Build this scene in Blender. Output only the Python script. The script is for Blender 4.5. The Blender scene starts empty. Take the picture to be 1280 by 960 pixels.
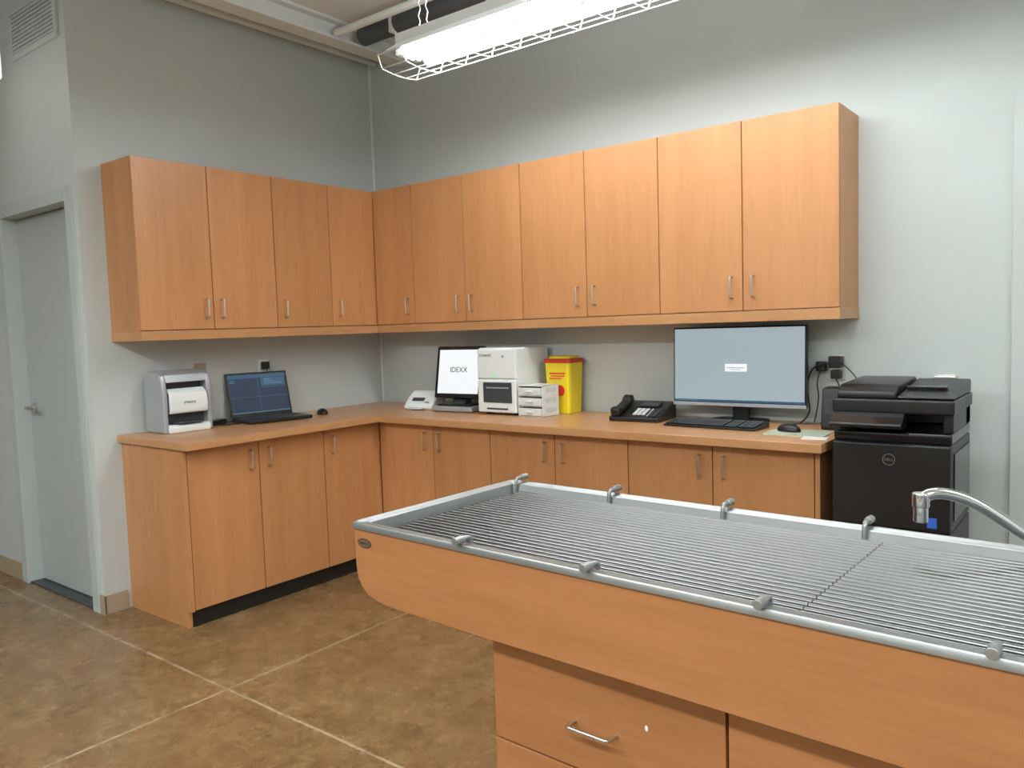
import bpy, bmesh, math, random
from mathutils import Vector, Matrix
random.seed(4)
COL=bpy.context.collection
# ---------------------------------------------------------------- materials
def mat(name,col,rough=.5,metal=0,emit=None,es=0,bump=0,bscale=60,coat=0,trans=0,var=0,vscale=5):
    m=bpy.data.materials.new(name);m.use_nodes=True;nt=m.node_tree;b=nt.nodes['Principled BSDF']
    b.inputs['Base Color'].default_value=(*col,1);b.inputs['Roughness'].default_value=rough;b.inputs['Metallic'].default_value=metal
    if emit: b.inputs['Emission Color'].default_value=(*emit,1);b.inputs['Emission Strength'].default_value=es
    if coat: b.inputs['Coat Weight'].default_value=coat;b.inputs['Coat Roughness'].default_value=.15
    if trans: b.inputs['Transmission Weight'].default_value=trans
    if bump or var:
        tc=nt.nodes.new('ShaderNodeTexCoord');n=nt.nodes.new('ShaderNodeTexNoise');n.inputs['Scale'].default_value=bscale if bump else vscale;n.inputs['Detail'].default_value=4
        nt.links.new(tc.outputs['Object'],n.inputs['Vector'])
        if bump:
            bp=nt.nodes.new('ShaderNodeBump');bp.inputs['Strength'].default_value=bump;bp.inputs['Distance'].default_value=.002
            nt.links.new(n.outputs['Fac'],bp.inputs['Height']);nt.links.new(bp.outputs['Normal'],b.inputs['Normal'])
        if var:
            n2=nt.nodes.new('ShaderNodeTexNoise');n2.inputs['Scale'].default_value=vscale;nt.links.new(tc.outputs['Object'],n2.inputs['Vector'])
            mx=nt.nodes.new('ShaderNodeMix');mx.data_type='RGBA';mx.inputs[6].default_value=(*[c*(1-var) for c in col],1);mx.inputs[7].default_value=(*[min(1,c*(1+var)) for c in col],1)
            nt.links.new(n2.outputs['Fac'],mx.inputs[0]);nt.links.new(mx.outputs[2],b.inputs['Base Color'])
    return m
def wood(name,c1,c2,scale,rough=.38):
    m=bpy.data.materials.new(name);m.use_nodes=True;nt=m.node_tree;b=nt.nodes['Principled BSDF'];N=nt.nodes.new;Lk=nt.links.new
    tc=N('ShaderNodeTexCoord');oi=N('ShaderNodeObjectInfo');sc=N('ShaderNodeVectorMath');sc.operation='SCALE';sc.inputs[0].default_value=(7.3,5.1,9.7);Lk(oi.outputs['Random'],sc.inputs['Scale'])
    ad=N('ShaderNodeVectorMath');ad.operation='ADD';Lk(tc.outputs['Object'],ad.inputs[0]);Lk(sc.outputs[0],ad.inputs[1])
    mp=N('ShaderNodeMapping');mp.inputs['Scale'].default_value=scale;Lk(ad.outputs[0],mp.inputs['Vector'])
    n1=N('ShaderNodeTexNoise');n1.inputs['Scale'].default_value=1.0;n1.inputs['Detail'].default_value=6;n1.inputs['Roughness'].default_value=.6;n1.inputs['Distortion'].default_value=.4;Lk(mp.outputs[0],n1.inputs['Vector'])
    mp2=N('ShaderNodeMapping');mp2.inputs['Scale'].default_value=[s*9 for s in scale];Lk(ad.outputs[0],mp2.inputs['Vector'])
    n2=N('ShaderNodeTexNoise');n2.inputs['Scale'].default_value=1.0;n2.inputs['Detail'].default_value=3;Lk(mp2.outputs[0],n2.inputs['Vector'])
    mm=N('ShaderNodeMath');mm.operation='MULTIPLY_ADD';mm.inputs[1].default_value=.45;Lk(n2.outputs['Fac'],mm.inputs[0]);Lk(n1.outputs['Fac'],mm.inputs[2])
    r=N('ShaderNodeMapRange');r.inputs[1].default_value=.50;r.inputs[2].default_value=.98;Lk(mm.outputs[0],r.inputs[0])
    mx=N('ShaderNodeMix');mx.data_type='RGBA';mx.inputs[6].default_value=(*c1,1);mx.inputs[7].default_value=(*c2,1);Lk(r.outputs[0],mx.inputs[0])
    hv=N('ShaderNodeHueSaturation');rr=N('ShaderNodeMapRange');rr.inputs[3].default_value=.95;rr.inputs[4].default_value=1.05;Lk(oi.outputs['Random'],rr.inputs[0]);Lk(rr.outputs[0],hv.inputs['Value']);Lk(mx.outputs[2],hv.inputs['Color'])
    Lk(hv.outputs[0],b.inputs['Base Color']);b.inputs['Roughness'].default_value=rough
    return m
A=(.575,.272,.115);B=(.475,.210,.080)
M={}
M['wood']=wood('laminate_wood_vertical',A,B,(9,9,.7))
M['woodh']=wood('laminate_wood_horizontal',(.41,.178,.069),(.32,.130,.047),(.8,10,10),.36)
M['woodtop']=wood('laminate_wood_top',(.56,.29,.13),(.46,.225,.095),(2,2,6),.3)
M['wall']=mat('paint_grey',(.55,.59,.583),.6,bump=.12,bscale=180)
M['ceil']=mat('paint_ceiling',(.75,.78,.775),.7,bump=.1)
M['trimgrey']=mat('paint_trim_grey',(.50,.54,.53),.4)
M['doorp']=mat('paint_door',(.44,.475,.47),.4)
M['tan']=mat('vinyl_tan',(.40,.31,.22),.5)
M['black']=mat('plastic_black',(.012,.012,.013),.35,bump=.05)
M['blackg']=mat('plastic_black_gloss',(.010,.010,.012),.12)
M['dark']=mat('plastic_dark_grey',(.05,.055,.065),.4)
M['gap']=mat('cabinet_edge_dark',(.05,.025,.012),.8)  # dark colour standing in for shade in the door gaps
M['toe']=mat('toe_kick_black',(.01,.01,.01),.5)
M['white']=mat('plastic_white',(.80,.83,.84),.35)
M['cream']=mat('plastic_offwhite',(.70,.72,.72),.4)
M['silver']=mat('plastic_silver',(.40,.42,.45),.32,.3)
M['chrome']=mat('chrome',(.78,.78,.79),.1,1)
M['nickel']=mat('brushed_nickel',(.62,.60,.56),.28,1)
M['steel']=mat('stainless_steel',(.36,.37,.375),.40,.8,bump=.04,bscale=300,var=.10,vscale=6)
M['steeld']=mat('stainless_steel_tub',(.018,.019,.020),.6,.5,var=.2,vscale=8)  # tub steel painted near black, as shade between the grate rods
M['rod']=mat('stainless_rod',(.225,.228,.235),.30,1)
M['yellow']=mat('plastic_yellow',(.80,.62,.02),.4)
M['red']=mat('plastic_red',(.62,.03,.02),.4)
M['clear']=mat('plastic_translucent',(.66,.70,.71),.25)
M['screen']=mat('screen_blue_grey',(.02,.02,.02),.3,emit=(.38,.46,.50),es=.9)
M['scrwhite']=mat('screen_white',(.02,.02,.02),.3,emit=(.9,.93,.95),es=1)
M['scrnavy']=mat('screen_navy',(.01,.01,.02),.25,emit=(.010,.030,.062),es=1)
M['scrcyan']=mat('screen_cyan',(.01,.01,.02),.25,emit=(.12,.40,.50),es=.6)
M['scrbar']=mat('screen_bar',(.01,.01,.02),.25,emit=(.03,.09,.16),es=1)
M['ink']=mat('ink_dark',(.02,.02,.03),.5)
M['green']=mat('pad_green',(.42,.47,.36),.7)
M['paper']=mat('paper',(.8,.8,.78),.7)
M['blue']=mat('sticker_blue',(.03,.13,.55),.4)
M['lens']=mat('fluorescent_tube',(.9,.9,.9),.4,emit=(.95,1,1),es=30)
M['lens2']=mat('lamp_diffuser',(.9,.9,.9),.4,emit=(1,.99,.95),es=1.2)
M['tubeoff']=mat('tube_glass',(.9,.9,.9),.3,emit=(1,1,1),es=2)  # faint glow on the tubes of the added, unseen fixtures
M['fixt']=mat('fixture_white',(.80,.81,.80),.4)
M['led']=mat('led_green',(.02,.4,.05),.4,emit=(.05,.9,.2),es=1)
M['dl']=mat('duct_dark',(.10,.11,.12),.5,.3)
# floor
def floor_mat():
    m=bpy.data.materials.new('stained_concrete');m.use_nodes=True;nt=m.node_tree;b=nt.nodes['Principled BSDF'];N=nt.nodes.new;Lk=nt.links.new
    tc=N('ShaderNodeTexCoord')
    def noise(s,d,r=.6,dist=0):
        n=N('ShaderNodeTexNoise');n.inputs['Scale'].default_value=s;n.inputs['Detail'].default_value=d;n.inputs['Roughness'].default_value=r;n.inputs['Distortion'].default_value=dist;Lk(tc.outputs['Object'],n.inputs['Vector']);return n.outputs['Fac']
    def ramp(f,stops):
        r=N('ShaderNodeValToRGB');e=r.color_ramp.elements
        while len(e)<len(stops): e.new(.5)
        for i,(p,c) in enumerate(stops): e[i].position=p;e[i].color=(*c,1)
        Lk(f,r.inputs[0]);return r.outputs[0]
    def mix(fac,a,bb,t='MIX'):
        x=N('ShaderNodeMix');x.data_type='RGBA';x.blend_type=t
        if isinstance(fac,float): x.inputs[0].default_value=fac
        else: Lk(fac,x.inputs[0])
        for i,v in ((6,a),(7,bb)):
            if isinstance(v,tuple): x.inputs[i].default_value=(*v,1)
            else: Lk(v,x.inputs[i])
        return x.outputs[2]
    c1=ramp(noise(1.4,6,.65,.8),[(.32,(.155,.085,.034)),(.5,(.225,.130,.054)),(.68,(.305,.190,.090))])
    c2=ramp(noise(11,10,.8,1.0),[(.37,(.105,.057,.023)),(.50,(.225,.130,.054)),(.63,(.38,.255,.13))])
    c=mix(.55,c1,c2)
    sp=ramp(noise(60,5,.8),[(.54,(0,0,0)),(.68,(.65,.65,.65))])
    c=mix(sp,c,(.11,.060,.025))
    pt=ramp(noise(20,10,.85,1.5),[(.565,(0,0,0)),(.65,(.55,.55,.55))])
    c=mix(pt,c,(.45,.34,.20))
    rd=ramp(noise(2.3,4,.6,.5),[(.50,(0,0,0)),(.68,(.35,.35,.35))])
    c=mix(rd,c,(.20,.088,.034))
    sx=N('ShaderNodeSeparateXYZ');Lk(tc.outputs['Object'],sx.inputs[0])
    wob=N('ShaderNodeMath');wob.operation='MULTIPLY_ADD';Lk(noise(6,3),wob.inputs[0]);wob.inputs[1].default_value=.014;wob.inputs[2].default_value=-.007
    def line(comp,off,per,w):
        a=N('ShaderNodeMath');a.operation='ADD';Lk(sx.outputs[comp],a.inputs[0]);a.inputs[1].default_value=-off+per*10+per/2
        a2=N('ShaderNodeMath');a2.operation='ADD';Lk(a.outputs[0],a2.inputs[0]);Lk(wob.outputs[0],a2.inputs[1])
        mo=N('ShaderNodeMath');mo.operation='MODULO';Lk(a2.outputs[0],mo.inputs[0]);mo.inputs[1].default_value=per
        s=N('ShaderNodeMath');s.operation='SUBTRACT';Lk(mo.outputs[0],s.inputs[0]);s.inputs[1].default_value=per/2
        ab=N('ShaderNodeMath');ab.operation='ABSOLUTE';Lk(s.outputs[0],ab.inputs[0])
        mr=N('ShaderNodeMapRange');mr.inputs[1].default_value=w;mr.inputs[2].default_value=w+.004;mr.inputs[3].default_value=1;mr.inputs[4].default_value=0;Lk(ab.outputs[0],mr.inputs[0]);return mr.outputs[0]
    l1=line(0,1.30,2.4,.0035);l2=line(1,-2.10,2.4,.0035)
    mxm=N('ShaderNodeMath');mxm.operation='MAXIMUM';Lk(l1,mxm.inputs[0]);Lk(l2,mxm.inputs[1])
    brk=N('ShaderNodeMapRange');brk.inputs[1].default_value=.35;brk.inputs[2].default_value=.6;brk.inputs[3].default_value=.25;brk.inputs[4].default_value=.75;Lk(noise(7,4),brk.inputs[0])
    k=N('ShaderNodeMath');k.operation='MULTIPLY';Lk(mxm.outputs[0],k.inputs[0]);Lk(brk.outputs[0],k.inputs[1])
    c=mix(k.outputs[0],c,(.54,.44,.32))
    Lk(c,b.inputs['Base Color'])
    rr=N('ShaderNodeMapRange');rr.inputs[3].default_value=.14;rr.inputs[4].default_value=.40;Lk(noise(9,8),rr.inputs[0]);Lk(rr.outputs[0],b.inputs['Roughness'])
    bp=N('ShaderNodeBump');bp.inputs['Strength'].default_value=.12;bp.inputs['Distance'].default_value=.003;Lk(noise(14,5),bp.inputs['Height']);Lk(bp.outputs[0],b.inputs['Normal'])
    return m
M['floor']=floor_mat()
# ---------------------------------------------------------------- helpers
def empty(name,loc=(0,0,0),rz=0):
    o=bpy.data.objects.new(name,None);o.location=loc;o.rotation_euler=(0,0,rz);o.empty_display_size=.1;COL.objects.link(o);return o
def obj(name,bm,m,parent=None,bevel=0,smooth=False,seg=2):
    me=bpy.data.meshes.new(name);bmesh.ops.recalc_face_normals(bm,faces=bm.faces[:]);bm.to_mesh(me);bm.free()
    o=bpy.data.objects.new(name,me);COL.objects.link(o);me.materials.append(M[m] if isinstance(m,str) else m)
    if parent: o.parent=parent
    if bevel:
        md=o.modifiers.new('b','BEVEL');md.width=bevel;md.segments=seg;md.limit_method='ANGLE';md.angle_limit=.6
    if smooth or bevel:
        for p in me.polygons: p.use_smooth=True
        if bevel:
            w=o.modifiers.new('w','WEIGHTED_NORMAL');w.keep_sharp=True
        else: me.set_sharp_from_angle(angle=.7)
    return o
def addbox(bm,lo,hi):
    lo,hi=[min(a,b) for a,b in zip(lo,hi)],[max(a,b) for a,b in zip(lo,hi)]
    v=[bm.verts.new((x,y,z)) for x in (lo[0],hi[0]) for y in (lo[1],hi[1]) for z in (lo[2],hi[2])]
    for f in ((0,1,3,2),(4,6,7,5),(0,4,5,1),(2,3,7,6),(0,2,6,4),(1,5,7,3)): bm.faces.new([v[i] for i in f])
def box(name,lo,hi,m,parent=None,bevel=0,seg=2):
    bm=bmesh.new();addbox(bm,lo,hi);return obj(name,bm,m,parent,bevel,seg=seg)
def boxes(name,L,m,parent=None,bevel=0):
    bm=bmesh.new()
    for lo,hi in L: addbox(bm,lo,hi)
    return obj(name,bm,m,parent,bevel)
def prism(name,pts,axis,lo,hi,m,parent=None,bevel=0,smooth=False,seg=2):
    bm=bmesh.new()
    def P(p,h):
        if axis=='x': return (h,p[0],p[1])
        if axis=='y': return (p[0],h,p[1])
        return (p[0],p[1],h)
    a=[bm.verts.new(P(p,lo)) for p in pts];b=[bm.verts.new(P(p,hi)) for p in pts]
    bm.faces.new(a);bm.faces.new(b[::-1]);n=len(pts)
    for i in range(n): bm.faces.new((a[i],b[i],b[(i+1)%n],a[(i+1)%n]))
    return obj(name,bm,m,parent,bevel,smooth,seg)
def addcyl(bm,p,q,r,seg=12,r2=None):
    p,q=Vector(p),Vector(q);d=q-p
    mt=Matrix.Translation((p+q)/2)@d.to_track_quat('Z','Y').to_matrix().to_4x4()
    bmesh.ops.create_cone(bm,cap_ends=True,segments=seg,radius1=r,radius2=r if r2 is None else r2,depth=d.length,matrix=mt)
def cyl(name,p,q,r,m,parent=None,seg=20,r2=None,bevel=0):
    bm=bmesh.new();addcyl(bm,p,q,r,seg,r2);return obj(name,bm,m,parent,bevel,True)
def rrect(cx,cy,w,h,r,n=5):
    out=[]
    for sx,sy,a0 in ((1,1,0),(-1,1,90),(-1,-1,180),(1,-1,270)):
        for i in range(n+1):
            a=math.radians(a0+90*i/n);out.append((cx+sx*(w/2-r)+r*math.cos(a),cy+sy*(h/2-r)+r*math.sin(a)))
    return out
def tube(name,pts,r,m,parent=None,smooth=True,res=3):
    cu=bpy.data.curves.new(name,'CURVE');cu.dimensions='3D';cu.bevel_depth=r;cu.bevel_resolution=res;cu.use_fill_caps=True
    if smooth:
        s=cu.splines.new('NURBS');s.points.add(len(pts)-1)
        for i,p in enumerate(pts): s.points[i].co=(*p,1)
        s.use_endpoint_u=True;s.order_u=min(3,len(pts));s.resolution_u=8
    else:
        s=cu.splines.new('POLY');s.points.add(len(pts)-1)
        for i,p in enumerate(pts): s.points[i].co=(*p,1)
    o=bpy.data.objects.new(name,cu);COL.objects.link(o);cu.materials.append(M[m])
    if parent:o.parent=parent
    return o
def text(name,s,size,m,parent,loc,rot,ext=.0004,align='CENTER'):
    cu=bpy.data.curves.new(name,'FONT');cu.body=s;cu.size=size;cu.extrude=ext;cu.align_x=align;cu.align_y='CENTER';cu.materials.append(M[m])
    o=bpy.data.objects.new(name,cu);COL.objects.link(o);o.parent=parent;o.location=loc;o.rotation_euler=rot;return o
def pull(name,c,along,out,parent,L=.096,d=.03,r=.0045):
    c=Vector(c);a=Vector(along)*L/2;n=Vector(out)
    pts=[c+a,c+a+n*d*.75,c+a*.93+n*d*.97,c+a*.8+n*d,c-a*.8+n*d,c-a*.93+n*d*.97,c-a+n*d*.75,c-a]
    return tube(name,pts,r,'nickel',parent)
# ---------------------------------------------------------------- room
LW=-1.975;H=3.25
box('floor',(-4,-8,-.1),(7.2,.2,0),'floor')
box('ceiling',(-4,-8,H),(7.2,.2,H+.1),'ceil')
box('wall_right',(-.15,0,0),(7.2,.15,H),'wall')
box('wall_left',(-.15,LW+.115,0),(0,0,H),'wall')
DX0,DX1,DZ=-.95,-.10,2.12
boxes('wall_door',[((-4,LW,0),(DX0,LW+.115,H)),((DX1,LW,0),(0,LW+.115,H)),((DX0,LW,DZ),(DX1,LW+.115,H))],'wall')
box('wall_back',(-4,-8.1,0),(7.2,-8,H),'wall')
box('wall_east',(7.1,-8,0),(7.2,0,H),'wall')
box('wall_west',(-4.1,-8,0),(-4,0,H),'wall')
box('baseboard_left',(0,LW-.008,0),(.010,-1.86,.10),'tan',bevel=.003)
boxes('baseboard_door',[((DX1+.065,LW-.010,0),(.010,LW,.10)),((-4,LW-.010,0),(DX0-.065,LW,.10))],'tan')
box('baseboard_right',(3.80,-.01,0),(7.1,0,.10),'tan')
box('trim_1',(.0,-.012,.913),(.012,0,H),'ceil')
d=empty('door_1')
t=.06
boxes('frame',[((DX0-t,LW-.014,0),(DX0+.012,LW+.115,DZ+t)),((DX1-.012,LW-.014,0),(DX1+t,LW+.115,DZ+t)),((DX0+.012,LW-.014,DZ-.012),(DX1-.012,LW+.115,DZ+t))],'trimgrey',d,.002)
box('panel',(DX0+.016,LW+.07,.012),(DX1-.016,LW+.112,DZ-.016),'doorp',d,.002)
box('threshold',(DX0,LW+.0,0),(DX1,LW+.11,.008),'dark',d)
hx=DX0+.085;hy=LW+.07
cyl('rose',(hx,hy,1.03),(hx,hy-.012,1.03),.030,'nickel',d)
cyl('spindle',(hx,hy,1.03),(hx,hy-.05,1.03),.010,'nickel',d)
tube('lever',[(hx,hy-.05,1.03),(hx+.03,hy-.055,1.032),(hx+.08,hy-.052,1.03),(hx+.115,hy-.048,1.026)],.009,'nickel',d)
d=empty('door_2')
boxes('frame',[((3.735,-.018,0),(3.79,0,2.26)),((4.70,-.018,0),(4.755,0,2.26)),((3.79,-.018,2.205),(4.70,0,2.26))],'wall',d,.003)
box('panel',(3.795,-.008,.01),(4.695,0,2.2),'wall',d,.002)
d=empty('air_vent')
boxes('frame',[((-.62,LW-.015,2.90),(-.06,LW,2.93)),((-.62,LW-.015,3.13),(-.06,LW,3.16)),((-.62,LW-.015,2.93),(-.59,LW,3.13)),((-.09,LW-.015,2.93),(-.06,LW,3.13))],'wall',d,.002)
boxes('louvres',[((-.59,LW-.012,2.935+i*.02),(-.09,LW-.002,2.945+i*.02)) for i in range(10)],'wall',d)
# ceiling services
for x in (.28,1.78):
    d=empty('ceiling_beam')
    boxes('beam',[((x,-7.9,3.13),(x+.12,-.005,3.145)),((x+.05,-7.9,3.145),(x+.07,-.005,3.235)),((x,-7.9,3.235),(x+.12,-.005,3.25))],'ceil',d)
d=empty('air_duct')
cyl('duct',(.42,-.42,3.19),(7.0,-.42,3.19),.055,'dl',d,24)
boxes('hanger',[((x,-.48,3.13),(x+.02,-.36,3.248)) for x in (.7,1.4,2.6,3.8,5)],'ceil',d)
d=empty('ceiling_conduit')
cyl('pipe_a',(.06,-.01,3.21),(.06,-7.9,3.21),.022,'ceil',d)
cyl('pipe_b',(.16,-.01,3.22),(.16,-7.9,3.22),.015,'ceil',d)
cyl('pipe_c',(.41,-.62,3.16),(7,-.62,3.16),.022,'ceil',d)
# ---------------------------------------------------------------- upper cabinets
DU,ZT,ZB,ZR,L1,L2=.306,2.290,1.394,1.446,1.849,3.147
g=.0022
def uppers():
    e=empty('wall_cabinet')
    box('carcass',(.001,-L1,ZR-.02),(DU-.021,-.001,ZT),'wood',e)
    box('door_backing',(DU-.021,-L1+.004,ZR+.003),(DU-.0195,-DU,ZT-.004),'gap',e)  # thin sheet added so the gaps between doors look shaded
    box('valance',(.001,-L1-.004,ZB),(DU+.004,-.001,ZR-.004),'woodtop',e,.0015)
    ys=[-L1,-1.454,-1.059,-.664,-DU]
    for i in range(4):
        box('door_%d'%(i+1),(DU-.019,ys[i]+g*(i>0),ZR),(DU,ys[i+1]-g,ZT-.001),'wood',e,.001)
    for i,y in enumerate([ys[1]-.045,ys[1]+.045,ys[2]+.05,ys[3]+.05]):
        pull('pull_%d'%(i+1),(DU,y,1.552),(0,0,1),(1,0,0),e)
    e=empty('wall_cabinet')
    box('carcass',(DU+.001,-DU+.021,ZR-.02),(L2,-.001,ZT),'wood',e)
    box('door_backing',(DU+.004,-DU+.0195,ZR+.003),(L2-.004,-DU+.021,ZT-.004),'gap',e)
    box('valance',(DU+.006,-DU-.004,ZB),(L2+.004,-.001,ZR-.004),'woodtop',e,.0015)
    xs=[DU,.647,1.064,1.480,1.897,2.314,2.730,3.147]
    for i in range(7):
        box('door_%d'%(i+1),(xs[i]+(g if i else .002),-DU,ZR),(xs[i+1]-g*(i<6),-DU+.019,ZT-.001),'wood',e,.001)
    o=.05
    for i,x in enumerate([xs[1]-o,xs[2]-o,xs[2]+o,xs[4]-o,xs[4]+o,xs[6]-o,xs[6]+o]):
        pull('pull_%d'%(i+1),(x,-DU,1.552),(0,0,1),(0,-1,0),e)
uppers()
# ---------------------------------------------------------------- base cabinets
DB,L3,BX=.589,1.839,3.150
def bases():
    e=empty('base_cabinet')
    box('carcass',(.001,-L3+.02,.085),(DB-.021,-.001,.874),'wood',e)
    box('door_backing',(DB-.021,-L3+.022,.09),(DB-.0195,-DB-.001,.87),'gap',e)  # dark sheet, painted shade behind the base door gaps
    prism('end_panel',[(.001,0),(DB-.03,0),(DB-.03,.085),(DB,.085),(DB,.874),(.001,.874)],'y',-L3,-L3+.019,'wood',e)
    box('toe_kick',(.02,-L3+.019,0),(DB-.032,-.60,.085),'toe',e)
    ys=[-L3+.0205,-1.4223,-1.0057,-DB]
    for i in range(3):
        box('door_%d'%(i+1),(DB-.019,ys[i]+g,.090),(DB,ys[i+1]-g,.868),'wood',e,.001)
    for i,y in enumerate([ys[1]-.055,ys[1]+.055,ys[2]+.055]): pull('pull_%d'%(i+1),(DB,y,.775),(0,0,1),(1,0,0),e)
    e=empty('base_cabinet')
    box('carcass',(DB-.018,-DB+.021,.085),(BX-.02,-.001,.874),'wood',e)
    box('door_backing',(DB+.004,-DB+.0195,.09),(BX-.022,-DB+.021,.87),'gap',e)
    prism('end_panel',[(-.001,0),(-DB+.03,0),(-DB+.03,.085),(-DB,.085),(-DB,.874),(-.001,.874)],'x',BX-.019,BX,'wood',e)
    box('toe_kick',(DB-.03,-DB+.032,0),(BX-.02,-.05,.085),'toe',e)
    xs=[DB+.003,1.030,1.447,1.864,2.280,2.697,BX-.021]
    for i in range(6):
        box('door_%d'%(i+1),(xs[i]+g,-DB,.090),(xs[i+1]-g,-DB+.019,.868),'wood',e,.001)
    o=.055
    for i,x in enumerate([xs[1]-o,xs[1]+o,xs[3]-o,xs[3]+o,xs[5]-o,xs[5]+o]): pull('pull_%d'%(i+1),(x,-DB,.775),(0,0,1),(0,-1,0),e)
bases()
DC=.666;C0=.913
prism('countertop',[(.001,-.001),(.001,-1.859),(DC,-1.859),(DC,-DC),(3.179,-DC),(3.179,-.001)],'z',.875,C0,'woodtop',None,.003)
# ---------------------------------------------------------------- wet table
e=empty('exam_table',(2.5755,-2.504,0),-.0348)
TL=1.95;TW=.6316
prof=[(.008,.918),(.008,.82),(.014,.79),(.028,.768),(.050,.752),(.08,.743),(.13,.737),(.40,.733),(TL-.01,.730),(TL-.01,.918)]
prism('skirt_front',prof,'y',.006,.026,'woodh',e,.0015)
prism('skirt_back',prof,'y',TW-.026,TW-.006,'woodh',e,.0015)
prism('underside',[(.011,.83),(.011,.82),(.017,.79),(.031,.770),(.052,.755),(.08,.746),(.13,.740),(.40,.736),(TL-.012,.733),(TL-.012,.83)],'y',.027,TW-.027,'woodh',e)
box('end_panel_left',(.008,.027,.80),(.026,TW-.027,.914),'woodh',e)
box('end_panel_right',(TL-.028,.027,.80),(TL-.01,TW-.027,.914),'woodh',e)
def tub():
    bm=bmesh.new()
    loops=[(.003,.914),(0,.917),(0,.9295),(.002,.932),(.006,.932),(.009,.9295),(.030,.929),(.033,.927),(.037,.905),(.040,.893)]
    prev=None
    for ins,z in loops:
        pts=rrect(TL/2,TW/2,TL-2*ins,TW-2*ins,max(.012-ins*.2,.004),3)
        cur=[bm.verts.new((x,y,z)) for x,y in pts]
        if prev:
            for i in range(len(cur)): bm.faces.new((prev[i],prev[(i+1)%len(cur)],cur[(i+1)%len(cur)],cur[i]))
        prev=cur
    o=obj('rim',bm,'steel',e,smooth=True)
    bm=bmesh.new();prev=None
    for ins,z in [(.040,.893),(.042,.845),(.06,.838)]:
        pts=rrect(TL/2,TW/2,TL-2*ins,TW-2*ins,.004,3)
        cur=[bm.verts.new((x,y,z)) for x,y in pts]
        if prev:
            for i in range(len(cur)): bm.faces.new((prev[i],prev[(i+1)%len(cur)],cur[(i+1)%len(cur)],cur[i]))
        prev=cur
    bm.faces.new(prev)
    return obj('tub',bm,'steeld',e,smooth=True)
tub()
bm=bmesh.new();n=25
for sec in ((.075,1.096),(1.0975,1.85)):
    for i in range(n):
        y=.055+i*(TW-.110)/(n-1)
        addcyl(bm,(sec[0],y,.9080),(sec[1],y,.9080),.0053,14)
    for x in (sec[0]+.008,(sec[0]+sec[1])/2,sec[1]-.006):
        addbox(bm,(x-.004,.043,.892),(x+.004,TW-.043,.902))
obj('grate_rods',bm,'rod',e,smooth=True)
def hook(x,side):
    s=1 if side=='f' else -1; y0=0 if side=='f' else TW
    Y=lambda v:y0+s*v
    top=.941 if side=='f' else .945
    tube('tie_hook',[(x,Y(.043),.900),(x,Y(.041),top-.012),(x,Y(.036),top),(x,Y(.022),top),(x,Y(.006),top)],.0055,'steel',e)
    cyl('tie_knob',(x,Y(.016),top),(x,Y(-.014),top),.0088,'steel',e,16,bevel=.0015)
for x in (.375,.715,1.06,1.39,1.73): hook(x,'f')
for x in (.05,.385,.72,1.055,1.40,1.75): hook(x,'b')
bm=bmesh.new();bmesh.ops.create_circle(bm,cap_ends=True,segments=28,radius=1,matrix=Matrix.Translation((.045,.0055,.882))@Matrix.Rotation(math.pi/2,4,'X')@Matrix.Diagonal((.026,.012,1,1)))
obj('badge_rim',bm,'ink',e)
bm=bmesh.new();bmesh.ops.create_circle(bm,cap_ends=True,segments=28,radius=1,matrix=Matrix.Translation((.045,.005,.882))@Matrix.Rotation(math.pi/2,4,'X')@Matrix.Diagonal((.023,.0095,1,1)))
obj('badge',bm,'nickel',e)
text('badge_text','TABLE CO',.008,'ink',e,(.045,.0045,.882),(math.pi/2,0,0),.0002)
PX0,PX1,PY0,PY1=.412,1.86,.060,.575
box('pedestal',(PX0,PY0+.02,.09),(PX1,PY1,.736),'woodh',e)
box('pedestal_backing',(PX0+.004,PY0+.0195,.10),(PX1-.004,PY0+.021,.712),'gap',e)  # dark sheet, painted shade behind drawer and door gaps
box('pedestal_toe',(PX0+.03,PY0+.06,0),(PX1-.03,PY1-.03,.09),'toe',e)
box('drawer_1',(PX0+.001,PY0,.484),(.968,PY0+.019,.712),'woodh',e,.001)
box('drawer_2',(PX0+.001,PY0,.100),(.968,PY0+.019,.479),'woodh',e,.001)
box('door_1',(.974,PY0,.100),(1.50,PY0+.019,.712),'woodh',e,.001)
box('door_2',(1.506,PY0,.100),(PX1,PY0+.019,.712),'woodh',e,.001)
pull('drawer_pull_1',(.685,PY0,.585),(1,0,0),(0,-1,0),e,.10,.032)
pull('drawer_pull_2',(.685,PY0,.36),(1,0,0),(0,-1,0),e,.10,.032)
pull('door_pull',(1.44,PY0,.6),(0,0,1),(0,-1,0),e)
bm=bmesh.new();bmesh.ops.create_circle(bm,cap_ends=True,segments=16,radius=1,matrix=Matrix.Translation((.805,PY0-.0005,.622))@Matrix.Rotation(math.pi/2,4,'X')@Matrix.Diagonal((.0035,.006,1,1)))
obj('chip',bm,'paper',e)
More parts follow.
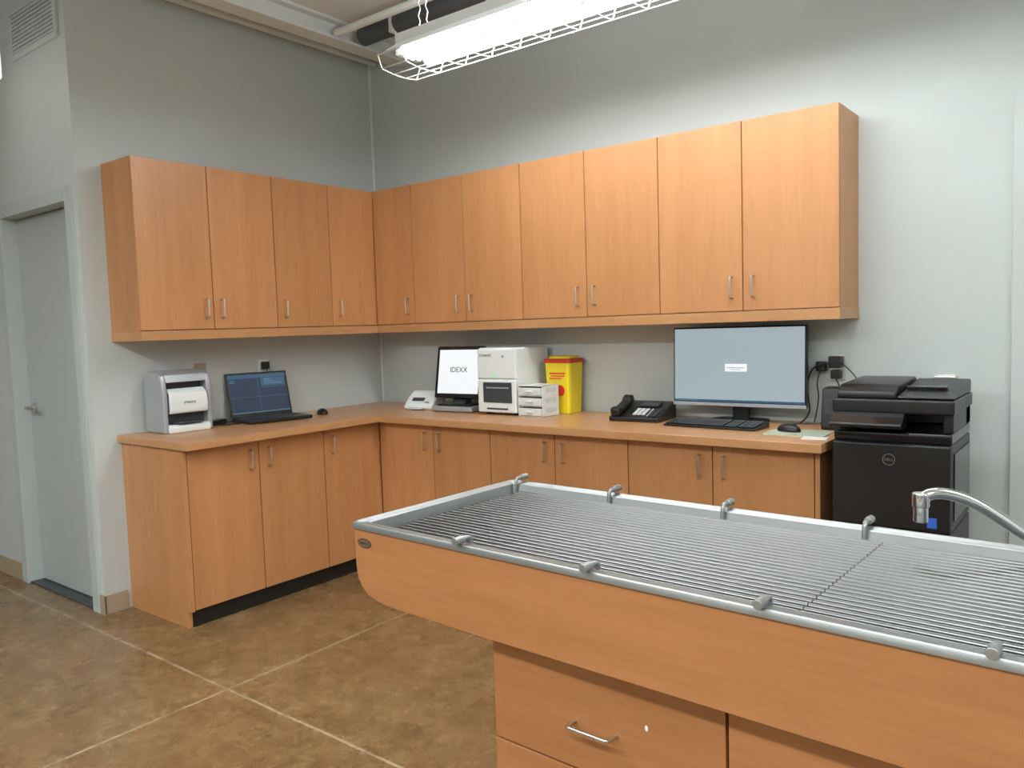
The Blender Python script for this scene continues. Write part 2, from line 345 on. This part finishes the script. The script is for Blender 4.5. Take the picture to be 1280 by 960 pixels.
# faucet
f=empty('faucet',(2.5755,-2.504,0),-.0348)
box('deck_plate',(1.38,TW+.001,.915),(1.62,TW+.085,.930),'steel',f,.004)
box('deck_bracket',(1.39,TW+.001,.75),(1.61,TW+.012,.915),'steel',f)
cyl('body',(1.47,TW+.045,.930),(1.47,TW+.045,.975),.024,'chrome',f,24,bevel=.004)
tube('spout',[(1.47,TW+.045,.960),(1.43,TW-.0,.952),(1.37,.575,.958),(1.325,.548,.998),(1.28,.52,1.034),(1.235,.495,1.052),(1.205,.478,1.050),(1.197,.472,1.035),(1.195,.47,1.022)],.0115,'chrome',f,res=5)
cyl('aerator',(1.195,.47,1.026),(1.195,.47,.994),.0135,'chrome',f,20,bevel=.002)
cyl('aerator_ring',(1.195,.47,1.052),(1.195,.47,1.024),.0160,'chrome',f,20,bevel=.002)
tube('lever',[(1.47,TW+.045,.975),(1.49,TW+.05,1.0),(1.54,TW+.06,1.02)],.007,'chrome',f)
# ---------------------------------------------------------------- fluorescent fixtures
def area(name,parent,loc,sx,sy,power,up=False):
    l=bpy.data.lights.new(name,'AREA');l.shape='RECTANGLE';l.size=sx;l.size_y=sy;l.energy=power;l.color=(.94,1,.99)
    o=bpy.data.objects.new(name,l);COL.objects.link(o);o.parent=parent;o.location=loc
    if up:o.rotation_euler=(math.pi,0,0)
    return o
def fixture(loc,L,rz=0,guard=True,mode='mesh',dn=60,up=20):
    e=empty('fluorescent_light',loc,rz)
    w=.145
    if mode=='mesh':
        prof=[(-w,-.045),(-.06,.015),(-.055,.06),(.055,.06),(.06,.015),(w,-.045),(w-.004,-.047),(.056,.010),(-.056,.010),(-w+.004,-.047)]
        prism('reflector',prof,'x',0,L,'fixt',e)
    else:
        boxes('housing',[((0,-.06,.005),(L,.06,.06))],'fixt',e)
    boxes('end_caps',[((-.006,-.065,-.04),(0,.065,.06)),((L,-.065,-.04),(L+.006,.065,.06))],'fixt',e)
    bm=bmesh.new()
    for y in (-.045,.045): addcyl(bm,(.03,y,-.022),(L-.03,y,-.022),.022,10)
    obj('tubes',bm,'lens' if mode=='mesh' else 'tubeoff',e,smooth=True)
    if mode!='mesh': area('lamp_down',e,(L/2,0,-.05),L,.2,dn)  # area light that does the lighting in the added fixtures
    if up: area('lamp_up',e,(L/2,0,.065),L,.12,up,True)  # extra uplight, added to brighten the ceiling
    bm=bmesh.new()
    for y in (-.05,.05):
        for x in (.0,L-.03): addbox(bm,(x,y-.018,-.045),(x+.03,y+.018,.01))
    obj('sockets',bm,'fixt',e)
    if guard:
        bm=bmesh.new()
        for y,z in ((-.14,-.05),(-.115,-.105),(-.04,-.115),(.04,-.115),(.115,-.105),(.14,-.05)): addcyl(bm,(-.05,y,z),(L+.05,y,z),.0028,6)
        k=int(L/.152)
        for i in range(k+1):
            x=-.05+i*(L+.1)/k
            P=[(x,-.14,-.045),(x,-.115,-.105),(x,-.04,-.115),(x,.04,-.115),(x,.115,-.105),(x,.14,-.045)]
            for a,b in zip(P,P[1:]): addcyl(bm,a,b,.0028,6)
        obj('wire_guard',bm,'fixt',e)
    bm=bmesh.new()
    hh=H-loc[2]
    for x in (.12,L-.12):
        for s in (-1,1):
            z=.058;i=0
            while z<hh-.001:
                z2=min(z+.03,hh);o=.006*(1 if i%2 else -1)
                addcyl(bm,(x+o,s*.03*max(0,1-(z-.06)/(hh)),z),(x-o,s*.03*max(0,1-(z2-.06)/hh),z2),.0022,6);z=z2;i+=1
    obj('chains',bm,'fixt',e)
    return e
fixture((1.38,-1.03,2.735),2.44,up=15)
fixture((.2,-4.4,2.745),2.44,guard=False,mode='area',dn=78,up=34)  # out of view, added to light cabinet fronts and floor
fixture((3.2,-4.4,2.745),2.44,guard=False,mode='area',dn=68,up=34)  # second unseen fixture, added for room light
fixture((1.6,-6.8,2.745),2.44,guard=False,mode='area',dn=60,up=25)  # unseen fixture added at the rear for fill
fixture((4.8,-1.9,2.745),2.2,guard=False,mode='area',dn=36,up=24)  # unseen fixture added on the right for fill
e=empty('pendant_lamp',(.06,-2.34,2.60))
box('diffuser',(-.9,-.055,0),(0,.055,.21),'lens2',e,.012,3)
box('housing',(-.9,-.06,.211),(0,.06,.25),'fixt',e,.004)
bm=bmesh.new()
for x in (-.8,-.1): addcyl(bm,(x,0,.25),(x,0,.65),.004,8)
obj('stems',bm,'fixt',e)
# ---------------------------------------------------------------- counter items
e=empty('blood_analyzer',(.135,-1.585,C0),math.radians(88))
sh=[(-.095,.0),(.10,.0),(.105,.03),(.105,.26),(.085,.305),(.04,.322),(-.04,.318),(-.075,.30),(-.09,.27),(-.098,.20)]
for nm,x0,x1 in (('shell_left',-.135,-.108),('shell_right',.108,.135)):
    prism(nm,sh,'x',x0,x1,'silver',e,.008,seg=3)
prism('core',[(-.07,.005),(.10,.005),(.10,.30),(.03,.312),(-.03,.308),(-.055,.29),(-.03,.27),(-.03,.215),(-.095,.205),(-.095,.11),(-.05,.105),(-.05,.04),(-.07,.035)],'x',-.108,.108,'dark',e)
prism('top_cover',[(-.088,.262),(-.074,.300),(-.04,.318),(.04,.322),(.085,.305),(.085,.29),(.04,.306),(-.036,.302),(-.062,.288),(-.074,.26)],'x',-.11,.11,'silver',e,.003)
prism('front_panel',[(-.112,.112),(-.116,.15),(-.106,.205),(-.072,.228),(-.05,.228),(-.05,.10),(-.105,.10)],'x',-.102,.102,'white',e,.006,seg=3)
prism('bottom_panel',[(-.112,.0),(-.114,.030),(-.10,.042),(-.04,.042),(-.04,.0)],'x',-.112,.112,'white',e,.006,seg=3)
prism('tray',[(-.118,.046),(-.118,.056),(-.05,.056),(-.05,.046)],'x',-.07,.07,'dark',e,.002)
text('label','STRATA',.018,'ink',e,(0,-.1165,.155),(math.radians(88),0,0))
# laptop
e=empty('laptop',(.105,-1.055,C0),math.radians(81))
box('base',(-.19,-.245,.004),(.19,0,.022),'black',e,.004)
boxes('keys',[((-.17+i*.0242,-.135+j*.022,.022),(-.17+i*.0242+.020,-.135+j*.022+.018,.0245)) for i in range(14) for j in range(5)],'dark',e)
box('touchpad',(-.06,-.235,.022),(.05,-.155,.0232),'dark',e,.0005)
lid=empty('lid_pivot',(0,0,.02));lid.parent=e;lid.rotation_euler=(math.radians(-14),0,0)
box('lid',(-.19,0,0),(.19,.010,.262),'black',lid,.004)
box('screen',(-.178,-.001,.022),(.178,.001,.25),'scrnavy',lid)
L=[((-.178,-.0016,.228),(.178,-.001,.25)),((.02,-.0016,.178),(.17,-.0012,.225))]
U=[((-.17,-.0016,.215-i*.006),(-.17+random.uniform(.02,.06),-.001,.217-i*.006)) for i in range(3)]
U+=[((.04,-.002,.220-i*.010),(.04+random.uniform(.03,.12),-.001,.2235-i*.010)) for i in range(4)]
U+=[((.02,-.0016,.17),(.17,-.001,.171)),((-.178,-.0016,.115),(.178,-.001,.1158)),((.0,-.0016,.022),(.0008,-.001,.236))]
U+=[((-.178,-.0016,.022),(.178,-.001,.026))]
boxes('screen_ui',U,'scrcyan',lid);boxes('screen_bar',L,'scrbar',lid)
def mouse(loc,rz):
    e=empty('computer_mouse',loc,rz)
    bm=bmesh.new();bmesh.ops.create_uvsphere(bm,u_segments=20,v_segments=12,radius=1)
    for v in bm.verts:
        v.co.z=max(v.co.z,-.15)
        v.co=Vector((v.co.x*.031,v.co.y*.055,(v.co.z+.15)*.030+.001))
    obj('body',bm,'black',e,smooth=True)
    cyl('wheel',(-.003,-.03,.030),(.003,-.03,.030),.006,'dark',e)
mouse((.25,-.735,C0),math.radians(70))
e=empty('power_adapter',(.11,-1.36,C0),math.radians(20))
box('brick',(-.03,-.055,.0),(.03,.055,.03),'black',e,.005)
tube('cable',[(0,.055,.015),(.02,.09,.004),(.05,.14,.004),(.02,.18,.01)],.003,'black',e)
tube('cable_b',[(0,-.055,.015),(.03,-.04,.004),(.09,.0,.004),(.12,.06,.004),(.10,.13,.006)],.003,'black',e)
def outlet(name,loc,rz,m='white',plug=True):
    e=empty(name,loc,rz)
    box('plate',(-.036,-.006,-.058),(.036,0,.058),m,e,.003)
    for z in (-.021,.021):
        prism('socket',rrect(0,z,.033,.028,.008),'y',-.009,-.005,m,e)
        boxes('slots',[((-.008,-.0095,z-.004),(-.006,-.008,z+.006)),((.006,-.0095,z-.004),(.008,-.008,z+.006))],'ink',e)
    return e
o=outlet('wall_outlet',(0,-.965,1.20),math.radians(90));box('plug',(-.022,-.04,.0),(.022,-.009,.045),'black',o,.005)
tube('cord',[(0,-.035,.02),(0,-.05,-.05),(-.03,-.04,-.15),(-.06,-.02,-.25),(-.08,-.03,-.283)],.003,'black',o)
outlet('wall_outlet',(0,-1.375,1.20),math.radians(90),'tan')
o=outlet('wall_outlet',(3.055,0,1.17),0,'nickel')
box('plug_a',(-.026,-.055,.0),(.026,-.009,.055),'black',o,.005);box('plug_b',(-.02,-.045,-.05),(.02,-.009,-.008),'black',o,.005)
box('plug_c',(-.085,-.05,-.015),(-.04,-.012,.03),'black',o,.006)
tube('cord_a',[(0,-.045,.02),(-.05,-.08,.03),(-.11,-.07,-.02),(-.12,-.05,-.13),(-.10,-.06,-.22),(-.14,-.09,-.252)],.0035,'black',o)
tube('cord_b',[(0,-.04,-.04),(.03,-.07,-.08),(.05,-.05,-.16),(.0,-.06,-.23),(-.06,-.10,-.252)],.003,'black',o)
tube('cord_c',[(-.06,-.04,0),(-.08,-.06,-.06),(-.06,-.06,-.14),(-.09,-.05,-.252)],.003,'black',o)
tube('cord_d',[(.02,-.05,.03),(.07,-.07,.0),(.11,-.06,-.06),(.12,-.05,-.12)],.0025,'black',o)
o=outlet('wall_outlet',(3.50,0,1.085),0,'nickel')
box('cover',(-.045,-.035,-.05),(.045,-.006,.055),'nickel',o,.006)
# small reader
e=empty('urine_analyzer',(.635,-.235,C0),math.radians(10))
prism('body',[(-.085,0),(-.09,.02),(-.03,.075),(.03,.11),(.075,.105),(.085,.04),(.085,0)],'x',-.105,.105,'white',e,.01,seg=3)
prism('display',[(-.0595,.0515),(-.040,.0695),(-.041,.071),(-.0605,.053)],'x',-.06,.03,'dark',e)
boxes('keys',[((.045+i*.016,-.075,.04),(.057+i*.016,-.068,.05)) for i in range(2)],'silver',e)
prism('tray',[(-.125,.006),(-.125,.014),(-.08,.018),(-.08,.006)],'x',-.05,.05,'cream',e,.002)
# touchscreen
e=empty('touchscreen_monitor',(.955,-.285,C0),math.radians(4))
box('base_unit',(-.15,-.07,.004),(.15,.14,.034),'silver',e,.006)
box('base_top',(-.12,-.05,.034),(.12,.11,.044),'black',e,.004)
boxes('feet',[((x-.012,y-.012,0),(x+.012,y+.012,.005)) for x in (-.12,.12) for y in (-.05,.12)],'black',e)
prism('stand',[(.0,.044),(.07,.044),(.06,.09),(.045,.20),(.03,.20),(.035,.09)],'x',-.05,.05,'dark',e,.003)
p=empty('screen_pivot',(0,-.01,.078));p.parent=e;p.rotation_euler=(math.radians(-10),0,0)
box('bezel',(-.175,0,0),(.175,.035,.315),'blackg',p,.008,3)
box('screen',(-.152,-.001,.028),(.152,.001,.292),'scrwhite',p)
text('logo','IDEXX',.045,'dark',p,(0,-.0015,.17),(math.pi/2,0,0))
# chemistry analyser
e=empty('chemistry_analyzer',(1.32,-.205,C0))
box('housing',(-.14,-.145,.012),(.14,.16,.378),'white',e,.012,3)
boxes('feet',[((x-.015,y-.015,0),(x+.015,y+.015,.013)) for x in (-.1,.1) for y in (-.1,.1)],'black',e)
box('front_upper',(-.138,-.158,.205),(.138,-.140,.372),'white',e,.008,3)
box('front_lower',(-.138,-.160,.014),(.138,-.140,.20),'white',e,.008,3)
box('window',(-.095,-.164,.070),(.110,-.158,.185),'dark',e,.005)
box('drawer_lip',(-.07,-.168,.150),(.09,-.162,.158),'silver',e,.002)
box('slot',(-.07,-.163,.032),(.08,-.159,.040),'ink',e)
text('label_a','CATALYST',.018,'ink',e,(-.075,-.159,.335),(math.pi/2,0,0))
cyl('led',(-.01,-.158,.225),(-.01,-.160,.225),.007,'led',e)
cyl('port',(.05,-.158,.33),(.05,-.1605,.33),.008,'silver',e)
boxes('side_vents',[((.1395,.02+i*.014,.05),(.1408,.027+i*.014,.13)) for i in range(7)],'ink',e)
# drawer organiser
e=empty('drawer_organizer',(1.553,-.285,C0))
W,D,Hh=.082,.078,.172
boxes('case',[((-W,-D,0),(-W+.004,D,Hh)),((W-.004,-D,0),(W,D,Hh)),((-W,D-.004,0),(W,D,Hh)),((-W,-D,Hh-.005),(W,D,Hh)),((-W,-D,0),(W,D,.004)),((-W,-D,.057),(W,D,.061)),((-W,-D,.113),(W,D,.117))],'white',e,.0015)
for i in range(3):
    z=.007+i*.056
    box('drawer_%d'%(i+1),(-W+.007,-D-.004,z),(W-.007,D-.01,z+.040),'clear',e,.002)
    box('drawer_handle_%d'%(i+1),(-.022,-D-.016,z+.018),(.022,-D-.004,z+.026),'white',e,.002)
boxes('side_slots',[((W-.001,-.05,.02+i*.056),(W+.0008,.05,.045+i*.056)) for i in range(3)],'clear',e)
# sharps bin
e=empty('sharps_container',(1.605,-.105,C0))
def taper(name,w0,d0,w1,d1,z0,z1,m,par,r=.02,bev=.004):
    bm=bmesh.new();a=[bm.verts.new((x,y,z0)) for x,y in rrect(0,0,w0,d0,r)];b=[bm.verts.new((x,y,z1)) for x,y in rrect(0,0,w1,d1,r)]
    bm.faces.new(a);bm.faces.new(b);n=len(a)
    for i in range(n): bm.faces.new((a[i],a[(i+1)%n],b[(i+1)%n],b[i]))
    return obj(name,bm,m,par,bev,True)
taper('body',.150,.130,.172,.150,0,.285,'yellow',e)
taper('lid',.186,.160,.182,.156,.285,.306,'red',e)
taper('lid_top',.150,.125,.135,.112,.306,.322,'yellow',e)
boxes('label_lines',[((-.05,-.0755,.222),(.055,-.0705,.230)),((-.04,-.0752,.208),(.05,-.0700,.214)),((-.05,-.0748,.194),(.03,-.0695,.200))],'red',e)
bm=bmesh.new();bmesh.ops.create_circle(bm,cap_ends=True,segments=20,radius=.03,matrix=Matrix.Translation((.02,-.0725,.13))@Matrix.Rotation(math.pi/2,4,'X'));obj('hazard_mark',bm,'red',e)
# desk phone
e=empty('desk_phone',(2.165,-.225,C0),math.radians(3))
prism('body',[(-.115,0),(-.118,.022),(.06,.082),(.10,.088),(.112,.075),(.112,0)],'x',-.135,.135,'black',e,.006,seg=3)
sl=math.atan2(.060,.178)
pp=empty('face',(0,-.118,.0225));pp.parent=e;pp.rotation_euler=(sl,0,0)
box('display',(-.02,.125,.0),(.09,.175,.008),'blackg',pp,.003)
box('display_glass',(-.012,.132,.008),(.082,.168,.0088),'dark',pp)
boxes('keypad',[((-.015+i*.024,.03+j*.020,0),(.003+i*.024,.043+j*.020,.005)) for i in range(3) for j in range(4)],'cream',pp,.001)
boxes('side_keys',[((.072+i*.024,.02+j*.015,0),(.090+i*.024,.030+j*.015,.004)) for i in range(2) for j in range(6)],'dark',pp)
boxes('label_strips',[((.066,.02+j*.015,.0),(.070,.030+j*.015,.003)) for j in range(6)],'paper',pp)
prism('handset',[(.0,.006),(.0,.040),(.018,.046),(.042,.040),(.055,.030),(.135,.030),(.148,.040),(.172,.046),(.190,.040),(.190,.006),(.15,.002),(.04,.002)],'x',-.122,-.072,'black',pp,.009,seg=3)
pts=[]
for i in range(60):
    a=i*.9;pts.append((-.145-.02*math.sin(i/60*3.1),-.06+.14*i/60,.012+.006*math.sin(a)));
tube('coil_cord',pts,.0035,'black',e,res=2)
tube('data_cable',[(.08,.11,.02),(.12,.15,.006),(.05,.17,.005),(-.15,.17,.005),(-.28,.12,.005)],.002,'yellow',e)
# monitor
e=empty('computer_monitor',(2.63,-.15,C0),math.radians(0))
p=empty('head',(0,0,.076));p.parent=e;p.rotation_euler=(math.radians(-2),0,0)
box('case',(-.33,0,0),(.33,.03,.385),'black',p,.006,3)
box('rear_bulge',(-.2,.03,.06),(.2,.055,.32),'black',p,.012,3)
box('screen',(-.322,-.001,.020),(.322,.001,.377),'screen',p)
box('chin',(-.33,-.002,0),(.33,.0,.016),'silver',p)
box('taskbar',(-.322,-.0015,.020),(.322,-.001,.030),'scrbar',p)
boxes('taskbar_icons',[((-.318+i*.014,-.0018,.022),(-.310+i*.014,-.0014,.028)) for i in range(9)],'scrcyan',p)
box('dialog',(-.058,-.0016,.168),(.052,-.001,.205),'scrwhite',p)
boxes('dialog_text',[((-.048,-.002,.184),(.040,-.0014,.188)),((-.03,-.002,.176),(.02,-.0014,.179))],'screen',p)
prism('neck',rrect(0,.062,.08,.03,.01),'z',.008,.22,'black',e,.002)
prism('foot',rrect(0,.03,.27,.17,.05),'z',0,.012,'black',e,.003)
# keyboard
e=empty('computer_keyboard',(2.605,-.345,C0),math.radians(-3))
prism('body',[(-.075,0),(-.078,.010),(.07,.026),(.078,.022),(.078,0)],'x',-.228,.228,'black',e,.003)
kk=empty('key_plane',(0,-.078,.0105));kk.parent=e;kk.rotation_euler=(math.atan2(.016,.148),0,0)
L=[]
for j in range(6):
    for i in range(15): L.append(((-.22+i*.0193,.012+j*.0205,0),(-.22+i*.0193+.016,.012+j*.0205+.017,.006)))
    for i in range(3): L.append(((.078+i*.0193,.012+j*.0205,0),(.094+i*.0193,.029+j*.0205,.006)))
    for i in range(4): L.append(((.142+i*.0193,.012+j*.0205,0),(.158+i*.0193,.029+j*.0205,.006)))
boxes('keys',L,'blackg',kk,.001)
e=empty('mouse_pad',(3.005,-.40,C0),math.radians(2))
prism('pad',rrect(0,0,.25,.20,.012),'z',0,.003,'green',e)
mouse((2.96,-.385,C0+.003),math.radians(75))
e=empty('notepad',(3.115,-.53,C0),math.radians(5))
boxes('sheets',[((-.05,-.03,0),(.05,.03,.004))],'paper',e)
e=empty('cordless_speaker',(3.10,-.20,C0))
prism('body',[(-.055,0),(-.06,.02),(-.035,.18),(.045,.185),(.055,.17),(.055,0)],'x',-.045,.045,'black',e,.006)
box('grille',(-.03,-.052,.06),(.03,-.045,.13),'dark',e)
tube('cord',[(0,.05,.03),(-.05,.09,.01),(-.13,.08,.006),(-.2,.06,.006)],.003,'black',e)
# printer
e=empty('multifunction_printer',(3.41,-.40,0))
X0,X1,Y0,Y1=-.205,.205,-.215,.22
box('stand_cabinet',(X0+.01,Y0+.015,.03),(X1-.01,Y1-.01,.30),'black',e,.006)
boxes('casters',[((x-.02,y-.02,0),(x+.02,y+.02,.032)) for x in (-.16,.16) for y in (-.16,.16)],'dark',e,.004)
box('paper_tray_lower',(X0,Y0-.002,.305),(X1,Y1,.455),'black',e,.006)
box('paper_tray_upper',(X0,Y0-.002,.460),(X1,Y1,.60),'black',e,.006)
boxes('tray_grips',[((-.07,Y0-.006,.385),(.07,Y0,.405)),((-.07,Y0-.006,.535),(.07,Y0,.552))],'blackg',e,.002)
box('front_cover',(X0,Y0-.006,.605),(X1,Y0+.02,.925),'black',e,.008,3)
box('engine',(X0,Y0+.02,.605),(X1,Y1,.925),'black',e,.006)
prism('side_recess',[(Y0+.06,.64),(Y1-.04,.64),(Y1-.04,.89),(Y0+.06,.89)],'x',X1,X1+.004,'blackg',e,.001)
box('output_deck',(X0,Y0+.02,.925),(X1,Y1,.965),'blackg',e,.008)
boxes('pillars',[((X0,Y0+.10,.965),(X0+.05,Y1,1.04)),((X1-.035,Y0+.05,.965),(X1,Y1,1.04)),((X0,Y1-.10,.965),(X1,Y1,1.04))],'black',e,.005)
prism('control_panel',[(Y0-.045,.985),(Y0-.048,1.0),(Y0+.055,1.062),(Y0+.075,1.05),(Y0+.075,1.005),(Y0+.02,.975)],'x',X0,.05,'blackg',e,.005)
box('scanner_bed',(X0-.005,Y0+.015,1.035),(X1+.008,Y1,1.088),'black',e,.008,3)
prism('document_feeder',[(Y0+.03,1.088),(Y0+.03,1.112),(Y0+.08,1.14),(Y1-.04,1.15),(Y1,1.135),(Y1,1.088)],'x',X0+.01,X0+.22,'black',e,.008,seg=3)
prism('feeder_tray',[(Y0+.03,1.090),(Y0+.03,1.10),(Y1-.02,1.142),(Y1-.01,1.135),(Y1-.01,1.09)],'x',X0+.225,X1+.004,'black',e,.006)
box('feeder_ridge',(X0+.23,Y0+.16,1.12),(X1-.04,Y0+.20,1.128),'blackg',e,.002)
bm=bmesh.new()
for i in range(28):
    a=2*math.pi*i/28;b=2*math.pi*(i+1)/28;r=.021
    addcyl(bm,(.0+r*math.cos(a),Y0-.007,.865+r*math.sin(a)),(.0+r*math.cos(b),Y0-.007,.865+r*math.sin(b)),.0016,6)
obj('badge_ring',bm,'nickel',e)
text('badge_text','DELL',.015,'nickel',e,(0,-.2225,.865),(math.pi/2,0,0))
box('energy_sticker',(.130,Y0-.0075,.622),(.162,Y0-.006,.66),'blue',e)
e=empty('paper_sheet',(3.235,-.45,.9665));box('sheet',(-.02,-.06,0),(.08,.02,.001),'paper',e)
# ---------------------------------------------------------------- world, camera
w=bpy.data.worlds.new('w');bpy.context.scene.world=w;w.use_nodes=True;w.node_tree.nodes['Background'].inputs[0].default_value=(.8,.85,.9,1);w.node_tree.nodes['Background'].inputs[1].default_value=.4
cd=bpy.data.cameras.new('camera');cd.sensor_fit='HORIZONTAL';cd.sensor_width=36;cd.lens=982.26/1280*36;cd.clip_start=.05
co=bpy.data.objects.new('camera',cd);COL.objects.link(co)
R=Matrix.Rotation(.6633,4,'Z')@Matrix.Rotation(math.pi/2-.0725,4,'X')@Matrix.Rotation(-.0323,4,'Z')
co.matrix_world=Matrix.Translation((4.0984,-3.7766,1.4054))@R
bpy.context.scene.camera=co
vs=bpy.context.scene.view_settings
vs.view_transform='Standard';vs.look='None';vs.exposure=0;vs.gamma=1
